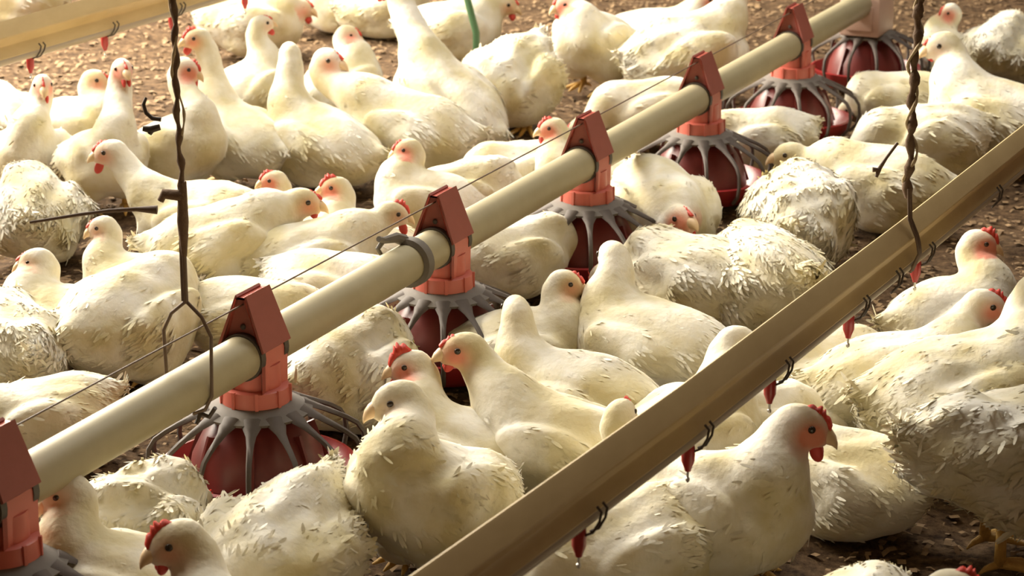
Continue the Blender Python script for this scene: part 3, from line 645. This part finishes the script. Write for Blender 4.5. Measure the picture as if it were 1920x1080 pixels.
BIRDS = [
('chicken cut off by the left edge above the cream ruffled one', (0, 225, 110), dict(s=1.0, ruf=.2)),
('upright white chicken with pink face turned to the viewer at far left', (55, 290, 280), dict(head=(80, 160, 285, -10), pitch=20, comb=.3, ruf=.1, red=.9, reach=.04, stand=.03)),
('round white chicken with yellowish head under the far rail, behind the two upright ones', (150, 175, 330), dict(head=(180, 150, 345, -10), ruf=.1, comb=.2, reach=.12, s=1.05)),
('upright white chicken with pink face and long neck, left of the hanging cord', (195, 300, 300), dict(head=(230, 130, 295, -5), pitch=20, comb=.3, ruf=.1, red=1, reach=.03, stand=.05)),
('white chicken facing left with dark red wattle, neck beside the hanging cord', (375, 375, 175), dict(head=(206, 285, 185, -12), s=1.08, comb=.5, wat=1, ruf=.25, pitch=4, reach=.2)),
('upright white chicken with orange red face turned right, just right of the cord', (335, 275, 330), dict(head=(350, 128, 350, -25), pitch=24, comb=.6, wat=1, red=1.2, ruf=.1, reach=.05, stand=.04)),
('upright chicken with bright red comb whose neck slopes down to the right', (450, 260, 140), dict(head=(368, 72, 200, -10), pitch=20, comb=1, wat=.8, red=.7, ruf=.1, reach=.06, stand=.03)),
('slender white chicken with tall straight neck at the top, under a red nipple', (468, 170, 50), dict(head=(490, 45, 30, 0), pitch=20, comb=.2, ruf=.1, red=.3, reach=.03, s=.95, stand=.04)),
('big cream chicken with tall narrow neck at upper left of centre', (600, 270, 150), dict(head=(543, 100, 100, -5), s=1.15, pitch=18, comb=0, wat=0, red=.2, ruf=.25, reach=.12)),
('large white chicken resting at the top edge with yellow beak pointing right', (475, 42, 5), dict(hmin=0, head=(563, 14, 350, -15), s=1.2, comb=.3, ruf=.1, reach=.13, pitch=2)),
('white chicken facing right with pink face at the top, upright beside the dark litter', (640, 155, 45), dict(head=(655, 65, 345, -20), pitch=25, comb=.3, ruf=.1, red=.9, reach=.06)),
('white chicken with round back below centre top, its neck stretched to upper left', (765, 240, 165), dict(head=(617, 113, 330, -10), s=1.22, comb=.2, ruf=.35, reach=.13, pitch=14)),
('very tall white chicken whose neck leaves the photo at the top', (840, 195, 140), dict(head=(735, -25, 140, 0), s=1.25, pitch=32, comb=.5, ruf=.2, reach=.14, stand=.03)),
('white chicken at the top behind the green rod, facing right', (850, 55, 10), dict(hmin=0, head=(948, 8, 350, -20), s=1.15, comb=.2, ruf=.1, red=.4, reach=.16, pitch=10)),
('white chicken with a ruffled tail raised towards the green rod', (958, 150, 245), dict(s=1.25, ruf=.8, pitch=-12, stand=.03)),
('chicken facing left with orange face, peering out between big cream backs', (800, 345, 180), dict(hmin=.24, head=(762, 280, 195, -15), s=.95, comb=.5, wat=1, red=1.2, ruf=.1, reach=.06, pitch=15)),
('greyish chicken back just above the feed pipe, left of the middle feeder', (862, 368, 10), dict(s=.95, ruf=.6)),
('low chicken with red face looking left, tucked under the big cream chicken', (570, 370, 175), dict(head=(512, 338, 190, -10), s=.85, comb=.8, wat=.6, red=1.3, ruf=.1, reach=.1)),
('chicken with red comb and face looking left, above the feeder row near the pipe', (680, 410, 160), dict(hmin=.24, head=(628, 352, 190, -5), s=.95, comb=1.1, wat=1, red=1.1, ruf=.1, reach=.12, pitch=12)),
('cream chicken facing right with long neck, centre left above the pipe', (425, 458, 5), dict(hmin=0, stand=.04, head=(568, 378, 0, -12), s=1.12, comb=.2, wat=.3, red=.6, ruf=.45, reach=.15, pitch=14)),
('grey white chicken facing right with red comb and wattle, along the feed pipe', (585, 486, 15), dict(hmin=0, stand=.03, head=(736, 400, 5, -15), s=1.0, comb=1, wat=1, red=.4, ruf=.4, reach=.2, pitch=8)),
('yellowish chicken head facing left below the cross wire', (250, 450, 165), dict(head=(190, 425, 190, -20), s=.85, comb=.2, wat=.3, red=.4, ruf=.2, reach=.12)),
('greyish headed chicken facing left at the left edge', (112, 560, 160), dict(hmin=.225, head=(66, 490, 185, -15), s=1.0, comb=.1, wat=.1, red=.5, ruf=.2, reach=.12, pitch=12)),
('large white chicken with a plump round belly, left of the wire hanger', (245, 598, 55), dict(s=1.15, ruf=.25, pitch=12, fat=1.08, stand=.02)),
('ruffled white chicken at the left edge with fluffy feathers at its rear', (30, 650, 110), dict(s=1.05, ruf=1, pitch=5)),
('cream ruffled chicken at the left edge below the upright ones', (60, 400, 100), dict(s=1.15, ruf=1.1, pitch=5)),
('low white chicken back at the left edge just above the feed pipe', (75, 790, 200), dict(s=.95, ruf=.5, pitch=0)),
('cream chicken right of the nearest complete feeder, hidden below by others', (650, 700, 60), dict(s=1.15, ruf=.5, pitch=5)),
('chicken with large bright red comb facing left, front centre', (860, 805, 165), dict(head=(768, 685, 190, -12), s=1.0, comb=1.9, wat=1.2, red=.9, ruf=.2, reach=.16, pitch=20)),
('white chicken with pale combless head facing left, front centre', (808, 930, 235), dict(head=(742, 750, 195, -18), s=1.15, comb=0, wat=0, red=.15, ruf=.6, pitch=25, reach=.03, stand=.03)),
('chicken with pinkish face and small comb facing left, neck raised at the feeder', (1050, 830, 165), dict(head=(868, 655, 190, -8), s=1.12, comb=.3, wat=.4, red=.9, ruf=.3, reach=.14, pitch=16)),
('chicken seen from behind with small red comb above the near rail', (1180, 850, 70), dict(head=(1165, 775, 60, -10), s=.95, comb=.5, wat=0, red=.1, ruf=.15, reach=.03, pitch=20)),
('chicken with speckled shoulders pushing its neck into the feeder beside the clamp', (1080, 680, 160), dict(head=(968, 585, 100, 10), s=1.12, comb=0, wat=0, red=0, ruf=.45, reach=.11, pitch=10)),
('alert white headed chicken facing right between two feeders', (985, 545, 350), dict(head=(1062, 530, 350, -15), s=.95, comb=.5, wat=.2, red=.5, ruf=.2, reach=.17, pitch=10)),
('plump white chicken with a stub of neck turned away, centre right', (1225, 580, 150), dict(head=(1148, 480, 110, -15), s=1.15, comb=0, wat=0, red=0, ruf=.3, reach=.12, pitch=10, fat=1.06)),
('white chicken back with curly feathers behind the plump one', (1300, 520, 140), dict(s=1.1, ruf=.8, pitch=5)),
('cream ruffled chicken with tousled back beside the near rail', (1440, 520, 110), dict(s=1.2, ruf=1.2, pitch=0)),
('cream chicken with pink face at the right prongs of the middle feeder', (1240, 368, 285), dict(hmin=.13, head=(1277, 412, 300, 5), s=1.25, comb=.2, wat=.3, red=1.3, ruf=.3, reach=.2, pitch=-6)),
('white chicken with long ruffled feathers below the third feeder from the far end', (1500, 400, 80), dict(s=1.15, ruf=1.1, pitch=8, stand=.02)),
('chicken stretching a white neck left towards a feeder, right of centre', (1650, 350, 165), dict(hmin=0, head=(1480, 290, 180, -10), s=1.15, comb=0, wat=0, red=.1, ruf=.3, reach=.2, pitch=8)),
('cream chicken behind the brown rope, head low', (1735, 265, 190), dict(s=1.15, ruf=.5, pitch=0)),
('large white chicken with small grey face looking left at upper right', (1865, 215, 160), dict(head=(1765, 85, 190, -15), s=1.35, comb=.1, wat=.1, red=.2, ruf=.3, reach=.12, pitch=18)),
('upright chicken with red face at upper right, behind the rope', (1770, 85, 100), dict(head=(1778, 22, 200, -35), s=.9, comb=.5, wat=1, red=1.3, ruf=.5, reach=.03, pitch=20)),
('ruffled cream chicken in the top right corner', (1880, 95, 60), dict(s=1.1, ruf=1, pitch=5)),
('cream chicken low between the two farther feeders', (1420, 265, 190), dict(s=1.0, ruf=.4, pitch=0)),
('white chicken with pale head looking left under the feeder by the rope', (1680, 190, 170), dict(hmin=0, head=(1592, 205, 185, -25), s=1.0, comb=0, wat=0, red=.3, ruf=.3, reach=.15, pitch=0)),
('chicken with red comb facing left just above the feed pipe', (1100, 285, 170), dict(head=(1035, 240, 190, -10), s=.95, comb=.9, wat=.8, red=1.2, ruf=.1, reach=.13)),
('white smooth backed chicken left of the middle feeder hood, above the pipe', (985, 325, 195), dict(s=1.0, ruf=.15, pitch=0)),
('large white chicken at the top right of centre, its neck leaving the photo', (1290, 100, 20), dict(head=(1395, -30, 0, 0), s=1.35, ruf=.5, reach=.15, pitch=12, comb=.5, stand=.03)),
('white chicken just behind the far half of the feed pipe', (1215, 205, 200), dict(s=1.05, ruf=.2, pitch=0)),
('cream breasted chicken with orange face looking left at the top', (1115, 80, 235), dict(head=(1062, 8, 200, -15), s=1.15, comb=.5, wat=.5, red=1.2, ruf=.3, reach=.09, pitch=22, stand=.05)),
('white chicken at the top edge with a red comb above it', (1235, 20, 350), dict(head=(1325, -2, 350, -20), s=1.1, comb=1, wat=.8, red=1, ruf=.1)),
('yellowish chicken at the top edge between two white ones', (630, 8, 170), dict(s=1.05, ruf=.1)),
('white chicken cut by the top edge, left of the very tall neck', (715, 20, 20), dict(s=1.0, ruf=.1)),
('white chicken beyond the far rail in the upper left corner', (40, -5, 180), dict(s=1.1, ruf=.1)),
('cream chicken tucked below the pipe between two middle feeders', (960, 480, 30), dict(s=1.0, ruf=.2, pitch=0)),
('white speckled chicken back just behind the pipe, left of the clamp', (475, 600, 350), dict(s=1.0, ruf=.4, pitch=0)),
('white chicken back showing behind the pipe at the clamp', (625, 545, 340), dict(s=1.0, ruf=.3, pitch=0)),
('chicken with smooth pale neck beside the lower left feeder', (222, 1015, 175), dict(head=(116, 922, 200, -30), s=1.0, comb=0, wat=0, red=.2, ruf=.15, reach=.14, pitch=14)),
('ruffled chicken with spread white wing feathers at lower left', (245, 985, 60), dict(s=.98, ruf=1.2, pitch=0)),
('chicken with orange red comb facing left at the bottom edge', (530, 1065, 175), dict(head=(328, 1015, 200, -20), s=1.12, comb=1.1, wat=.5, red=.5, ruf=.6, reach=.16, pitch=5)),
('large white chicken with a fluffy raised tail in front of the complete feeder', (525, 1035, 250), dict(s=1.15, ruf=.9, pitch=-5)),
('big white chicken facing right with red comb, right of the near rail', (1340, 955, 325), dict(head=(1505, 797, 352, -20), s=1.2, comb=.8, wat=.9, red=1.3, ruf=.5, reach=.13, pitch=16, stand=.02)),
('cream chicken resting on bare litter behind the one facing right', (1585, 900, 150), dict(s=1.0, ruf=.4, pitch=5)),
('large white chicken whose neck rises out of the right edge', (1812, 742, 15), dict(head=(1955, 545, 0, 0), s=1.28, ruf=.5, reach=.17, pitch=10, stand=.03)),
('ruffled chicken standing on a yellow leg at the right edge', (1880, 800, 20), dict(s=1.15, ruf=1.2, stand=.09, pitch=0, head=(2060, 740, 10, 0), comb=.5)),
('speckled white chicken facing right with red comb, under a dark nipple', (1685, 632, 15), dict(hmin=.225, head=(1848, 572, 350, -15), s=1.12, comb=.8, wat=.2, red=.9, ruf=.4, reach=.18, pitch=8)),
('chicken with the reddest face and comb, facing right at the right edge', (1790, 535, 20), dict(head=(1838, 455, 350, -15), s=1.0, comb=1.3, wat=1.2, red=1.8, ruf=.15, reach=.13, pitch=12)),
('cream chicken back right of the near rail, behind the one facing right', (1520, 700, 20), dict(s=1.0, ruf=.2, pitch=0)),
('yellowish chicken back peeping over the neck of the one facing right', (1400, 800, 20), dict(s=.9, ruf=.2, pitch=0)),
('curly backed white chicken at the bottom edge under the lowest nipple', (1160, 1040, 215), dict(s=1.1, ruf=.8, pitch=0)),
('chicken with only its tail feathers in view at the bottom edge', (1590, 1205, 60), dict(s=1.0, ruf=.8, pitch=5)),
('chicken with only a white head and red comb in view at the bottom right', (1715, 1225, 10), dict(head=(1788, 1105, 10, -15), s=1.05, comb=1, wat=.8, red=1, ruf=.2, reach=.14, pitch=20)),
('white chicken with its back behind the middle of the near rail', (1290, 675, 30), dict(s=1.05, ruf=.2, pitch=22, head=(1385, 640, 20, -20), comb=0, wat=0, red=0)),

]
for b_ in BIRDS: chicken(b_[0], *b_[1], **b_[2])
